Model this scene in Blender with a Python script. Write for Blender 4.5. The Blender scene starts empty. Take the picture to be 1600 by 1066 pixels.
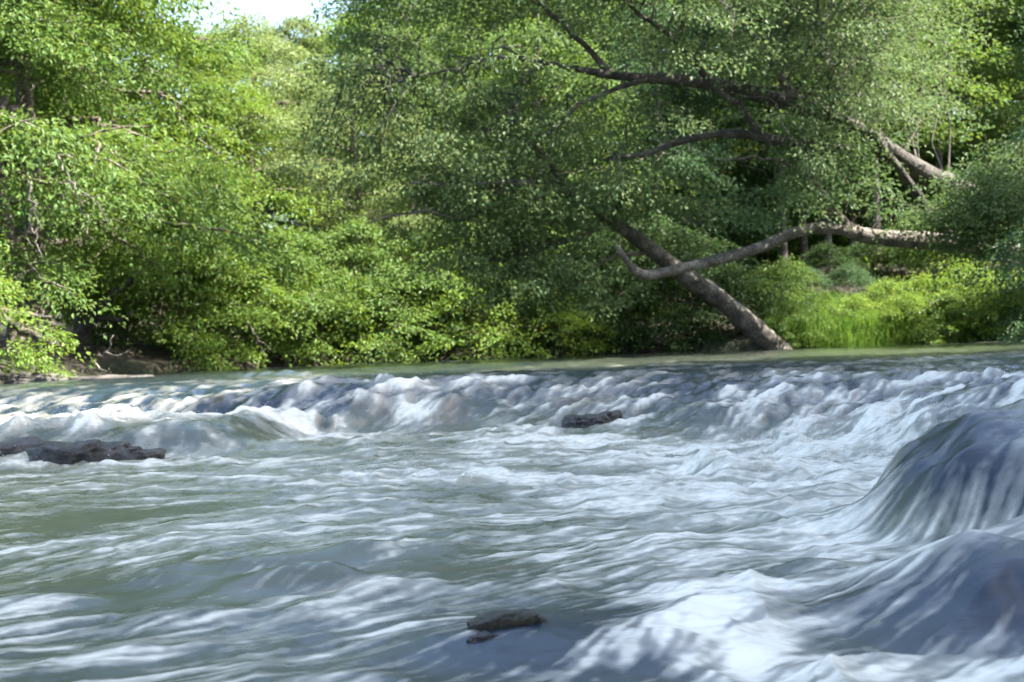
import bpy, bmesh, math, random
import numpy as np
from mathutils import Matrix, Vector, noise as mnoise

R = math.radians
sc = bpy.context.scene
col = sc.collection

# ------------------------------------------------------------------ camera
CAM_Z = 1.05
FPX = 2222.0                       # focal length in photo pixels (1600 wide)
cam_d = bpy.data.cameras.new('camera')
cam_d.lens = 50.0
cam_d.sensor_width = 36.0
cam_d.clip_start = 0.05
cam_d.clip_end = 6000
cam_d.dof.use_dof = True
cam_d.dof.focus_distance = 8.5
cam_d.dof.aperture_fstop = 3.4
cam = bpy.data.objects.new('camera', cam_d)
col.objects.link(cam)
CAM_M = Matrix.Translation((0, 0, CAM_Z)) @ Matrix.Rotation(R(90.18), 4, 'X') @ Matrix.Rotation(R(-2.05), 4, 'Z')
cam.matrix_world = CAM_M
sc.camera = cam

# ------------------------------------------------------------------ sky, sun, exposure
SUN_AZ, SUN_EL = 102.0, 57.0        # azimuth from +Y (view direction) towards +X
world = bpy.data.worlds.new('World')
sc.world = world
world.use_nodes = True
wn = world.node_tree.nodes
wl = world.node_tree.links
wn.clear()
sky = wn.new('ShaderNodeTexSky')
sky.sky_type = 'NISHITA'
sky.sun_disc = False
sky.sun_elevation = R(SUN_EL)
sky.sun_rotation = R(SUN_AZ)
sky.air_density = 1.0
sky.dust_density = 2.6
sky.ozone_density = 1.0
bg = wn.new('ShaderNodeBackground')
bg.inputs['Strength'].default_value = 0.12
wo = wn.new('ShaderNodeOutputWorld')
wl.new(sky.outputs[0], bg.inputs['Color'])
wl.new(bg.outputs[0], wo.inputs['Surface'])
sun_d = bpy.data.lights.new('sun', 'SUN')
sun_d.energy = 5.0
sun_d.angle = R(0.53)
sun_d.color = (1.0, 0.94, 0.84)
sun = bpy.data.objects.new('sun', sun_d)
col.objects.link(sun)
sdir = Vector((math.sin(R(SUN_AZ)) * math.cos(R(SUN_EL)), math.cos(R(SUN_AZ)) * math.cos(R(SUN_EL)), math.sin(R(SUN_EL))))
sun.rotation_euler = sdir.to_track_quat('Z', 'Y').to_euler()
sun.location = (20, 10, 40)
sc.view_settings.view_transform = 'Standard'
sc.view_settings.look = 'None'
sc.view_settings.gamma = 1.0
sc.view_settings.use_curve_mapping = False
sc.view_settings.exposure = 2.55
sc.cycles.max_bounces = 6
sc.cycles.diffuse_bounces = 3
sc.cycles.glossy_bounces = 3
sc.cycles.transmission_bounces = 3
sc.cycles.caustics_reflective = False
sc.cycles.caustics_refractive = False
sc.cycles.use_denoising = True

ZU, ZL = 0.65, 0.03                # water level above and below the ledge

# ------------------------------------------------------------------ helpers
MR = CAM_M.to_3x3()
def ray(px, py):
    return MR @ Vector(((px - 800) / FPX, -(py - 533) / FPX, -1.0))
def P(px, py, D):
    """point seen at photo pixel (px, py) at distance D along the view axis"""
    r = ray(px, py)
    return np.array(Vector((0, 0, CAM_Z)) + r * (D / r.y))
def onz(px, py, z):
    """point where the pixel's ray meets the level z"""
    r = ray(px, py)
    t = (z - CAM_Z) / r.z
    return np.array(Vector((0, 0, CAM_Z)) + r * t)
def atx(px, D):
    """world x of a vertical line seen near the waterline at pixel column px"""
    return float(P(px, 540, D)[0])

def sm(a, b, x):
    t = np.clip((x - a) / (b - a), 0, 1)
    return t * t * (3 - 2 * t)

def tag(o, label, cat=None, group=None, kind=None):
    o['label'] = label
    if cat: o['category'] = cat
    if group: o['group'] = group
    if kind: o['kind'] = kind
    return o
def empty(name, loc):
    o = bpy.data.objects.new(name, None)
    o.location = loc
    o.empty_display_size = 0.3
    col.objects.link(o)
    return o
def mesh_np(name, verts, faces_flat, nper, smooth=False):
    """mesh from numpy arrays; every face has nper corners"""
    me = bpy.data.meshes.new(name)
    nv, nf = len(verts), len(faces_flat) // nper
    me.vertices.add(nv)
    me.vertices.foreach_set('co', np.asarray(verts, np.float32).ravel())
    me.loops.add(nf * nper)
    me.loops.foreach_set('vertex_index', np.asarray(faces_flat, np.int32))
    me.polygons.add(nf)
    me.polygons.foreach_set('loop_start', np.arange(0, nf * nper, nper, dtype=np.int32))
    me.polygons.foreach_set('use_smooth', np.full(nf, smooth, dtype=bool))
    me.update(calc_edges=True)
    return me
def link(name, me, mat, parent=None):
    o = bpy.data.objects.new(name, me)
    if mat and not me.materials:
        me.materials.append(mat)
    col.objects.link(o)
    if parent: o.parent = parent
    return o

_tabs = {}
def vn(x, y, seed):
    """smooth value noise in 0..1 on arrays"""
    n = 256
    if seed not in _tabs:
        _tabs[seed] = np.random.default_rng(seed).random((n, n)).astype(np.float32)
    t = _tabs[seed]
    xf = np.floor(x); yf = np.floor(y)
    fx = (x - xf).astype(np.float32); fy = (y - yf).astype(np.float32)
    fx = fx * fx * (3 - 2 * fx); fy = fy * fy * (3 - 2 * fy)
    xi = xf.astype(np.int64) % n; yi = yf.astype(np.int64) % n
    x1 = (xi + 1) % n; y1 = (yi + 1) % n
    a = t[yi, xi] * (1 - fx) + t[yi, x1] * fx
    b = t[y1, xi] * (1 - fx) + t[y1, x1] * fx
    return a * (1 - fy) + b * fy

def sdist(X, Y, pts):
    """signed distance to an open polyline, + on its left; also arclength position"""
    best = np.full(X.shape, 1e9); sign = np.ones(X.shape); along = np.zeros(X.shape)
    acc = 0.0
    for (ax, ay), (bx, by) in zip(pts[:-1], pts[1:]):
        dx, dy = bx - ax, by - ay
        L2 = dx * dx + dy * dy
        t = np.clip(((X - ax) * dx + (Y - ay) * dy) / L2, 0, 1)
        qx, qy = X - (ax + t * dx), Y - (ay + t * dy)
        d = np.hypot(qx, qy)
        cr = dx * (Y - ay) - dy * (X - ax)
        m = d < best - 1e-9
        best = np.where(m, d, best)
        sign = np.where(m, np.where(cr >= 0, 1.0, -1.0), sign)
        along = np.where(m, acc + t * math.sqrt(L2), along)
        acc += math.sqrt(L2)
    return best * sign, along

def spline(pts, n):
    """smooth the control points (Catmull-Rom)"""
    p = np.array(pts, float)
    p = np.vstack([2 * p[0] - p[1], p, 2 * p[-1] - p[-2]])
    out = []
    segs = len(p) - 3
    for k in range(n):
        s = k / (n - 1) * segs
        i = min(int(s), segs - 1); t = s - i
        a, b, c, d = p[i], p[i + 1], p[i + 2], p[i + 3]
        out.append(0.5 * ((2 * b) + (c - a) * t + (2 * a - 5 * b + 4 * c - d) * t * t + (3 * b - a - 3 * c + d) * t ** 3))
    return np.array(out)

# ------------------------------------------------------------------ materials
def newmat(name):
    m = bpy.data.materials.new(name)
    m.use_nodes = True
    nt = m.node_tree
    nt.nodes.clear()
    out = nt.nodes.new('ShaderNodeOutputMaterial')
    return m, nt.nodes, nt.links, out
def ramp(nodes, stops):
    r = nodes.new('ShaderNodeValToRGB')
    e = r.color_ramp.elements
    while len(e) < len(stops): e.new(0.5)
    for el, (p, c) in zip(e, stops):
        el.position = p
        el.color = (*c, 1)
    return r
def noise_node(nodes, links, scale, detail=4, coord='Object', rough=0.55):
    tc = nodes.new('ShaderNodeTexCoord')
    n = nodes.new('ShaderNodeTexNoise')
    n.inputs['Scale'].default_value = scale
    n.inputs['Detail'].default_value = detail
    n.inputs['Roughness'].default_value = rough
    links.new(tc.outputs[coord], n.inputs['Vector'])
    return n

def leaf_material():
    m, N, L, out = newmat('leaf')
    oi = N.new('ShaderNodeObjectInfo')
    geo = N.new('ShaderNodeNewGeometry')
    hsv = N.new('ShaderNodeHueSaturation')
    mh = N.new('ShaderNodeMapRange'); mh.inputs['To Min'].default_value = 0.475; mh.inputs['To Max'].default_value = 0.52
    mv = N.new('ShaderNodeMapRange'); mv.inputs['To Min'].default_value = 0.8; mv.inputs['To Max'].default_value = 1.2
    L.new(geo.outputs['Random Per Island'], mh.inputs['Value'])
    wn_ = N.new('ShaderNodeTexWhiteNoise'); wn_.noise_dimensions = '1D'
    L.new(geo.outputs['Random Per Island'], wn_.inputs['W'])
    L.new(wn_.outputs['Value'], mv.inputs['Value'])
    L.new(mh.outputs[0], hsv.inputs['Hue'])
    L.new(mv.outputs[0], hsv.inputs['Value'])
    L.new(oi.outputs['Color'], hsv.inputs['Color'])
    p = N.new('ShaderNodeBsdfPrincipled')
    p.inputs['Roughness'].default_value = 0.55
    p.inputs['Specular IOR Level'].default_value = 0.25
    L.new(hsv.outputs[0], p.inputs['Base Color'])
    tr = N.new('ShaderNodeBsdfTranslucent')
    hs2 = N.new('ShaderNodeHueSaturation')
    hs2.inputs['Hue'].default_value = 0.478
    hs2.inputs['Saturation'].default_value = 1.12
    hs2.inputs['Value'].default_value = 1.35
    L.new(hsv.outputs[0], hs2.inputs['Color'])
    L.new(hs2.outputs[0], tr.inputs['Color'])
    mx = N.new('ShaderNodeMixShader'); mx.inputs[0].default_value = 0.4
    L.new(p.outputs[0], mx.inputs[1]); L.new(tr.outputs[0], mx.inputs[2])
    L.new(mx.outputs[0], out.inputs['Surface'])
    return m
def bark_material(name, c0, c1, c2, sc_=3.0):
    m, N, L, out = newmat(name)
    n1 = noise_node(N, L, sc_, 6)
    tc = N.new('ShaderNodeTexCoord')
    n2 = N.new('ShaderNodeTexNoise'); n2.inputs['Scale'].default_value = sc_ * 7; n2.inputs['Detail'].default_value = 5
    L.new(tc.outputs['Object'], n2.inputs['Vector'])
    r = ramp(N, [(0.40, c0), (0.5, c1), (0.61, c2)])
    ad = N.new('ShaderNodeMath'); ad.operation = 'MULTIPLY_ADD'; ad.inputs[1].default_value = 0.45; 
    L.new(n2.outputs[0], ad.inputs[0])
    m2 = N.new('ShaderNodeMath'); m2.operation = 'MULTIPLY'; m2.inputs[1].default_value = 0.55
    L.new(n1.outputs[0], m2.inputs[0]); L.new(m2.outputs[0], ad.inputs[2])
    L.new(ad.outputs[0], r.inputs[0])
    p = N.new('ShaderNodeBsdfPrincipled'); p.inputs['Roughness'].default_value = 0.85
    L.new(r.outputs[0], p.inputs['Base Color'])
    b = N.new('ShaderNodeBump'); b.inputs['Strength'].default_value = 0.9; b.inputs['Distance'].default_value = 0.06
    L.new(n2.outputs[0], b.inputs['Height']); L.new(b.outputs[0], p.inputs['Normal'])
    L.new(p.outputs[0], out.inputs['Surface'])
    return m
def rock_material(name, cols, rough, sc_=2.5):
    m, N, L, out = newmat(name)
    n1 = noise_node(N, L, sc_, 8, rough=0.65)
    r = ramp(N, cols)
    L.new(n1.outputs[0], r.inputs[0])
    n2 = noise_node(N, L, sc_ * 9, 6, rough=0.7)
    p = N.new('ShaderNodeBsdfPrincipled'); p.inputs['Roughness'].default_value = rough
    L.new(r.outputs[0], p.inputs['Base Color'])
    b = N.new('ShaderNodeBump'); b.inputs['Strength'].default_value = 0.9; b.inputs['Distance'].default_value = 0.03
    L.new(n2.outputs[0], b.inputs['Height']); L.new(b.outputs[0], p.inputs['Normal'])
    L.new(p.outputs[0], out.inputs['Surface'])
    return m
def water_material():
    m, N, L, out = newmat('river_water')
    def attr(n):
        a = N.new('ShaderNodeAttribute'); a.attribute_name = n; return a
    foam, thin, warm = attr('foam'), attr('thin'), attr('warm')
    # body of the water: olive where deep, dark slate over rock and as trough reflections painted in near the viewer, tan where the rock shows through
    c1 = N.new('ShaderNodeMix'); c1.data_type = 'RGBA'
    c1.inputs['A'].default_value = (0.085, 0.098, 0.062, 1); c1.inputs['B'].default_value = (0.012, 0.021, 0.033, 1)
    L.new(thin.outputs['Fac'], c1.inputs['Factor'])
    c2 = N.new('ShaderNodeMix'); c2.data_type = 'RGBA'
    c2.inputs['B'].default_value = (0.22, 0.165, 0.115, 1)
    L.new(warm.outputs['Fac'], c2.inputs['Factor']); L.new(c1.outputs['Result'], c2.inputs['A'])
    c3 = N.new('ShaderNodeMix'); c3.data_type = 'RGBA'
    c3.inputs['B'].default_value = (0.67, 0.655, 0.55, 1)
    tcw = N.new('ShaderNodeTexCoord'); mpw = N.new('ShaderNodeMapping')
    mpw.inputs['Rotation'].default_value = (0, 0, R(-18)); mpw.inputs['Scale'].default_value = (11, 30, 30)
    L.new(tcw.outputs['Object'], mpw.inputs['Vector'])
    fn = N.new('ShaderNodeTexNoise'); fn.inputs['Scale'].default_value = 1.0; fn.inputs['Detail'].default_value = 6; fn.inputs['Roughness'].default_value = 0.68
    L.new(mpw.outputs[0], fn.inputs['Vector'])
    fm = N.new('ShaderNodeMapRange'); fm.inputs['From Min'].default_value = 0.3; fm.inputs['From Max'].default_value = 0.7
    fm.inputs['To Max'].default_value = 1.3
    fl = N.new('ShaderNodeMapRange'); fl.inputs['To Min'].default_value = 0.55; fl.inputs['To Max'].default_value = 0.85
    L.new(thin.outputs['Fac'], fl.inputs['Value']); L.new(fl.outputs[0], fm.inputs['To Min'])
    L.new(fn.outputs[0], fm.inputs['Value'])
    ff = N.new('ShaderNodeMath'); ff.operation = 'MULTIPLY'; ff.use_clamp = True
    L.new(fm.outputs[0], ff.inputs[0]); L.new(foam.outputs['Fac'], ff.inputs[1])
    L.new(ff.outputs[0], c3.inputs['Factor']); L.new(c2.outputs['Result'], c3.inputs['A'])
    p = N.new('ShaderNodeBsdfPrincipled')
    p.inputs['IOR'].default_value = 1.33
    L.new(c3.outputs['Result'], p.inputs['Base Color'])
    rip = attr('ripple')
    mr = N.new('ShaderNodeMapRange'); L.new(rip.outputs['Fac'], mr.inputs['To Min']); mr.inputs['To Max'].default_value = 0.6
    L.new(foam.outputs['Fac'], mr.inputs['Value']); L.new(mr.outputs[0], p.inputs['Roughness'])
    bw = N.new('ShaderNodeBump'); bw.inputs['Strength'].default_value = 0.35; bw.inputs['Distance'].default_value = 0.012
    L.new(fn.outputs[0], bw.inputs['Height']); L.new(bw.outputs[0], p.inputs['Normal'])
    L.new(p.outputs[0], out.inputs['Surface'])
    return m
def ground_material():
    m, N, L, out = newmat('bank_soil')
    n1 = noise_node(N, L, 0.35, 6)
    r = ramp(N, [(0.3, (0.014, 0.011, 0.007)), (0.5, (0.028, 0.022, 0.014)), (0.62, (0.018, 0.026, 0.009)), (0.75, (0.015, 0.026, 0.008))])
    L.new(n1.outputs[0], r.inputs[0])
    n2 = noise_node(N, L, 6, 8)
    p = N.new('ShaderNodeBsdfPrincipled'); p.inputs['Roughness'].default_value = 0.95
    L.new(r.outputs[0], p.inputs['Base Color'])
    b = N.new('ShaderNodeBump'); b.inputs['Strength'].default_value = 1.0; b.inputs['Distance'].default_value = 0.1
    L.new(n2.outputs[0], b.inputs['Height']); L.new(b.outputs[0], p.inputs['Normal'])
    L.new(p.outputs[0], out.inputs['Surface'])
    return m

M_LEAF = leaf_material()
M_BARK = bark_material('bark', (0.05, 0.04, 0.03), (0.11, 0.09, 0.07), (0.2, 0.17, 0.14))
M_BARK_PALE = bark_material('mottled_bark', (0.045, 0.04, 0.032), (0.10, 0.088, 0.074), (0.22, 0.2, 0.175))
M_BARK_DARK = bark_material('dark_bark', (0.022, 0.018, 0.014), (0.05, 0.042, 0.034), (0.10, 0.09, 0.075))  # shared dark tone; on the left bank trunk it stands for shade
M_DEAD = bark_material('dead_wood', (0.09, 0.075, 0.06), (0.17, 0.15, 0.13), (0.28, 0.25, 0.22))
M_DRIFT = bark_material('drift_wood', (0.03, 0.022, 0.02), (0.065, 0.05, 0.044), (0.13, 0.11, 0.10))
M_WETROCK = rock_material('wet_rock', [(0.3, (0.009, 0.0085, 0.008)), (0.5, (0.022, 0.02, 0.017)), (0.62, (0.045, 0.038, 0.03)), (0.75, (0.10, 0.08, 0.06))], 0.22, 4.0)
M_MOSSROCK = rock_material('mossy_rock', [(0.3, (0.008, 0.0075, 0.006)), (0.5, (0.022, 0.018, 0.012)), (0.62, (0.035, 0.035, 0.016)), (0.75, (0.08, 0.065, 0.045))], 0.35, 9.0)
M_DRYROCK = rock_material('shore_rock', [(0.3, (0.02, 0.018, 0.016)), (0.5, (0.045, 0.041, 0.036)), (0.7, (0.11, 0.10, 0.09))], 0.8, 1.6)
M_TANROCK = rock_material('tan_rock', [(0.3, (0.05, 0.045, 0.045)), (0.5, (0.13, 0.095, 0.075)), (0.7, (0.33, 0.22, 0.14))], 0.3, 4.0)
M_WATER = water_material()
M_SPRAY, _N, _L, _o = newmat('spray_drops')
_p = _N.new('ShaderNodeBsdfPrincipled'); _p.inputs['Base Color'].default_value = (0.7, 0.7, 0.66, 1); _p.inputs['Roughness'].default_value = 0.3
_L.new(_p.outputs[0], _o.inputs['Surface'])
M_SOIL = ground_material()

# ------------------------------------------------------------------ river bank line (plan) and ground
BANK = [(-13, -40), (-12.5, -5), (-12, 8), (-11.6, 15), (-10.9, 22), (atx(0, 28.5) , 28.5), (atx(110, 33), 33), (atx(200, 37), 37), (atx(330, 40.5), 40.5),
        (atx(500, 43), 43), (atx(700, 44), 44), (atx(900, 44), 44), (atx(1050, 43), 43), (atx(1190, 41), 41),
        (atx(1300, 41), 41), (atx(1400, 42), 42), (atx(1600, 43), 43), (17.5, 40), (16.5, 33), (14.5, 25), (12.5, 16), (11.5, 6), (11, -5), (11, -40)]
BANK = [tuple(p) for p in spline(BANK, 110)]

def bank_sd(X, Y):
    """+ outside the river (on land); the polyline runs clockwise, land on its left"""
    s, a = sdist(X, Y, BANK)
    return s
def ground_z(X, Y):
    X = np.asarray(X, float); Y = np.asarray(Y, float)
    s = bank_sd(X, Y) + 0.5 * (vn(X * 0.5 + 50, Y * 0.5 + 50, 11) - 0.5)
    z = -0.7 + 1.62 * sm(-0.5, 0.35, s)
    z = z + 0.45 * sm(0.2, 3, s)
    right = sm(6, 12, X)
    z = z + (0.5 + 1.7 * right) * sm(1, 9, s)
    z = z + 1.2 * sm(8, 40, s) + 14 * sm(60, 400, s)
    z = z + 0.35 * (vn(X * 0.3 + 9, Y * 0.3 + 9, 12) - 0.5) * sm(0.3, 3, s)
    return z
def gz(x, y):
    return float(ground_z(np.array([x]), np.array([y]))[0])

gx = np.concatenate([-np.geomspace(2500, 52, 12), np.arange(-50, 50.1, 0.6), np.geomspace(52, 2500, 12)])
gy = np.concatenate([-np.geomspace(2500, 42, 12), np.arange(-40, 20, 1.5), np.arange(20, 80, 0.55), np.geomspace(81, 3000, 16)])
GX, GY = np.meshgrid(gx, gy)
GZ = ground_z(GX, GY)
nr, nc = GX.shape
idx = np.arange(nr * nc).reshape(nr, nc)
q = np.stack([idx[:-1, :-1], idx[:-1, 1:], idx[1:, 1:], idx[1:, :-1]], -1).ravel()
ground = link('ground', mesh_np('ground', np.stack([GX, GY, GZ], -1).reshape(-1, 3), q, 4, True), M_SOIL)
tag(ground, 'dark earth banks of the river under the trees', kind='structure')

# ------------------------------------------------------------------ river
LEDGE = [(-14, 20.5), (-8, 18.6), (-5.5, 17.6), (-3, 16.6), (-1.2, 16.0), (0.4, 14.9), (1.4, 13.6), (2.4, 12.4), (3.0, 11.3), (3.15, 10.0),
         (2.7, 8.9), (1.95, 8.0), (1.62, 7.2), (1.72, 6.6), (1.95, 6.25), (1.55, 5.95), (0.98, 5.72), (0.88, 5.25), (0.97, 4.8),
         (1.14, 4.45), (1.42, 4.2), (1.95, 3.85), (2.7, 3.5), (4.2, 2.6), (5.0, 0.0)]
SHELF = [(-14, 15.2), (-7, 14.5), (-4.9, 14.1), (-3.7, 14.15), (-3.1, 14.7), (-2.6, 15.6), (-2.3, 16.8)]

def bump(X, Y, cx, cy, rx, ry, rot=0.0):
    c, s = math.cos(rot), math.sin(rot)
    dx, dy = X - cx, Y - cy
    a = (dx * c + dy * s) / rx
    b = (-dx * s + dy * c) / ry
    return np.exp(-(a * a + b * b))

def water_base(X, Y):
    wob = 0.5 * (vn(X * 0.9 + 3, Y * 0.9, 21) - 0.5) + 0.28 * (vn(X * 2.4, Y * 2.4 + 7, 22) - 0.5)
    far = sm(8.5, 11, Y)
    s, al = sdist(X, Y, LEDGE)
    s = s + wob * (0.35 + 0.35 * far)
    s = s + far * (1.5 * (vn(al * 0.5, al * 0 + 5, 26) - 0.5) + 0.2 * (vn(al * 2.1, al * 0 + 9, 27) - 0.5))
    w = 0.75 - 0.10 * sm(6.2, 6.8, Y) + 0.55 * (1 - sm(5.2, 6.0, Y)) + far * (1.6 + 2.2 * vn(al * 0.45, al * 0 + 2, 23)) * (1 - 0.6 * bump(X, Y, 3.2, 11.0, 1.5, 1.5))
    zu = ZU - 0.22 * (1 - sm(4.8, 6.6, Y)) + 0.03 * bump(X, Y, 2.9, 7.6, 1.5, 1.0) - 0.06 * (1 - sm(12, 20, Y))
    prof = sm(-0.15, 1.0, s / w) * 0.55 + sm(0.0, 0.55, s / w) * 0.45
    zp = prof * (far + (1 - far) * (0.70 + 0.40 * sm(-0.1, 1.4, s)))
    z = ZL + (zu - ZL) * zp
    z = z - 0.10 * (1 - sm(3, 7, Y)) * (1 - prof)          # the pool runs down towards the viewer
    s2, a2 = sdist(X, Y, SHELF)
    s2 = s2 + 0.35 * wob
    sh = ZL + 0.30 * sm(-0.1, 0.9, s2) * (1 - prof) 
    z = np.maximum(z, sh)
    slope = 4 * prof * (1 - prof) * far
    z = z + slope * (0.06 * (vn(X * 1.1 + 12, Y * 1.4, 28) - 0.5) + 0.05 * (vn(X * 2.6, Y * 3.0 + 4, 29) - 0.5) + 0.04 * (vn(X * 5.5, Y * 6.0 + 4, 30) - 0.5))
    # the big mound on the right, its neighbour and the low rock in front
    rk = prof * (1 - far)
    z = z + rk * (0.07 * (vn(X * 1.9 + 6, Y * 1.9, 81) - 0.5) + 0.06 * (vn(X * 4.3 + 6, Y * 4.3, 82) - 0.5) + 0.04 * (vn(X * 9 + 6, Y * 9, 83) - 0.5))
    z = z + 0.03 * bump(X, Y, 2.75, 7.3, 0.75, 0.8)
    z = z + 0.13 * bump(X, Y, 3.9, 11.6, 1.0, 0.7)
    z = z - 0.16 * bump(X, Y, 2.6, 6.0, 1.2, 0.28, -0.03) * prof
    z = z - 0.05 * bump(X, Y, 2.0, 5.0, 1.6, 0.9, -0.4) * prof
    z = z + 0.075 * bump(X, Y, 0.05, 4.8, 0.5, 0.42, 0.3)
    z = z + 0.10 * bump(X, Y, 0.05, 15.0, 0.9, 0.5)
    z = z + 0.09 * bump(X, Y, -2.7, 15.3, 0.9, 0.4)
    return z, s, prof, s2, far

def build_river():
    u = np.concatenate([np.linspace(-1.6, -0.46, 40)[:-1], np.linspace(-0.46, 0.46, 830), np.linspace(0.46, 1.6, 40)[1:]])
    yy = np.geomspace(2.6, 60.0, 900)
    U, Y = np.meshgrid(u, yy)
    X = U * Y
    X = np.clip(X, -40, 40) + 0 * U
    z, s, prof, s2, far = water_base(X, Y)
    # flow: down the smoothed surface plus a drift towards the lower left
    e = 0.22
    zx = (water_base(X + e, Y)[0] - water_base(X - e, Y)[0]) / (2 * e)
    zy = (water_base(X, Y + e)[0] - water_base(X, Y - e)[0]) / (2 * e)
    nf = 1 - sm(6.5, 9.5, Y)
    bx = -0.95 + 0.12 * nf + (0.75 - 0.12 * nf) * prof
    by = -0.30 - 0.18 * nf - (0.5 - 0.18 * nf) * prof
    turn = (vn(X * 0.45 + 31, Y * 0.45, 24) - 0.5) * 1.5 * (1 - prof)
    ct, st = np.cos(turn), np.sin(turn)
    bx, by = bx * ct - by * st, bx * st + by * ct
    onrock = prof * (1 - far)
    bx = bx - 0.9 * onrock; by = by - 0.3 * onrock
    kz = 4.2 - 1.6 * onrock
    vx = bx - kz * zx; vy = by - kz * zy
    sp = np.hypot(vx, vy) + 1e-6
    vx /= sp; vy /= sp
    du = u; ly = np.log(yy)
    lstep = ly[1] - ly[0]
    def sample(A, x, y):
        uu = np.clip(x / y, u[0], u[-1])
        fi = np.interp(uu, u, np.arange(len(u)))
        fj = np.clip((np.log(np.maximum(y, 2.6)) - ly[0]) / lstep, 0, len(yy) - 1.001)
        return A[fj.astype(int), np.clip(np.rint(fi).astype(int), 0, len(u) - 1)]
    # streaks: noise smeared along the flow
    def lic(freq, length, n, seed):
        acc = np.zeros(X.shape, np.float32)
        for sgn in (1, -1):
            x, y = X.copy(), Y.copy()
            h = length / n * sgn * 0.5
            for k in range(n // 2):
                acc += vn(x * freq + 100, y * freq + 100, seed)
                a, b = sample(vx, x, y), sample(vy, x, y)
                x = x + a * h; y = np.maximum(y + b * h, 1.0)
        acc /= (n // 2) * 2
        return acc
    def norm(a):
        return (a - a.mean()) / (a.std() + 1e-6)
    l1 = norm(lic(2.2, 2.2, 10, 31))
    l2 = norm(lic(6.0, 1.3, 14, 32))
    l3 = norm(lic(17.0, 0.8, 20, 33))
    l4 = norm(lic(36.0, 0.42, 22, 34))
    near = 1 - sm(12, 24, Y)
    mid = 1 - sm(16, 30, Y)
    vnear = 1 - sm(6, 14, Y)
    streak = 0.5 * l1 + 0.75 * l2 * (0.4 + 0.6 * mid) + 0.8 * l3 * near + 0.8 * l4 * vnear
    # choppy, unsmeared breakup of the foam
    n1 = vn(X * 2.6 + 3, Y * 2.6 + 3, 71) - 0.5
    n2 = vn(X * 6.3 + 3, Y * 6.3 + 3, 72) - 0.5
    n3 = vn(X * 15 + 3, Y * 15 + 3, 73) - 0.5
    n4 = vn(X * 33 + 3, Y * 33 + 3, 74) - 0.5
    chop = n1 + 0.9 * n2 + 0.9 * n3 * (1 - sm(18, 30, Y)) + 0.8 * n4 * near
    # where the water is broken white
    F = np.zeros(X.shape)
    def add(px, py, zz, rx, ry, a, rot=0.0):
        nonlocal F
        c = onz(px, py, zz)
        F = F + a * bump(X, Y, c[0], c[1], rx, ry, rot)
    below = sm(0.35, -0.1, s)                         # on the lower side
    lobes = 0.2 + 1.3 * sm(0.33, 0.68, vn(X * 0.7 + 15, Y * 0.5, 43))
    F += 0.52 * below * np.exp(-np.clip(-s, 0, None) / 1.5) * far * lobes
    F += 0.16 * below * np.exp(-np.clip(-s, 0, None) / 5.0) * far
    F += (0.265 + 0.195 * sm(-1.5, 2.0, X + 0.1 * (Y - 8)) - 0.10 * nf) * (1 - prof) * sm(15.0, 10, Y)
    F += 0.35 * np.exp(-((s2 + 0.25) / 0.3) ** 2) * (1 - prof) * far
    F += 0.13 * 4 * prof * (1 - prof) * far * lobes
    F += 0.04 * prof * (1 - far)
    add(1330, 665, 0.2, 0.9, 1.5, 0.55)
    add(1120, 690, 0.1, 1.8, 1.3, 0.25)
    add(1200, 760, 0.05, 1.2, 1.2, 0.22)
    add(800, 790, 0.03, 2.4, 0.9, 0.12)
    add(1240, 840, 0.05, 0.45, 0.7, 0.45)
    add(1110, 930, 0.03, 0.32, 0.5, 0.38)
    add(1140, 1000, 0.0, 0.36, 0.3, 0.55)
    add(1120, 1066, -0.05, 0.3, 0.25, 0.5)
    add(1400, 1075, 0.0, 0.5, 0.15, 0.4)
    add(1480, 830, 0.25, 0.8, 0.13, 0.6)
    add(1560, 720, 0.55, 0.4, 0.2, 0.3)
    add(1400, 770, 0.3, 0.15, 0.35, -0.12)
    add(1420, 930, 0.2, 0.7, 0.35, -0.22)
    add(1300, 945, 0.15, 0.3, 0.22, -0.2)
    add(1250, 915, 0.1, 0.25, 0.18, -0.2)
    add(1400, 895, 0.25, 0.5, 0.2, -0.22)
    add(940, 960, 0.05, 0.28, 0.3, -0.26)
    add(860, 1040, 0.05, 0.28, 0.2, -0.2)
    add(1180, 1030, 0.0, 0.4, 0.25, 0.25)
    add(1390, 640, 0.4, 0.5, 0.6, 0.4)
    add(1540, 600, 0.6, 0.9, 1.2, -0.25)
    add(300, 960, 0.0, 1.2, 0.6, -0.06)
    add(30, 860, 0.0, 1.4, 0.4, 0.10)
    add(250, 800, 0.03, 1.6, 0.7, -0.22)
    add(60, 820, 0.03, 1.0, 0.4, -0.2)
    add(500, 900, 0.0, 1.0, 0.7, -0.14)
    add(120, 930, 0.0, 0.9, 0.6, -0.2)
    add(860, 990, 0.08, 0.42, 0.45, -0.26)
    add(930, 985, 0.06, 0.35, 0.35, -0.22)
    add(700, 900, 0.0, 0.6, 0.5, -0.10)
    F += 0.22 * (vn(X * 0.8 + 5, Y * 0.8 + 2, 41) - 0.5)
    F += 0.45 * (vn(X * 2.3 + 5, Y * 2.3 + 2, 45) - 0.5) * prof * (1 - far)
    w1 = vn(X * 1.3 + 8, Y * 1.3, 61) - 0.5
    ridge = np.zeros(X.shape)
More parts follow.
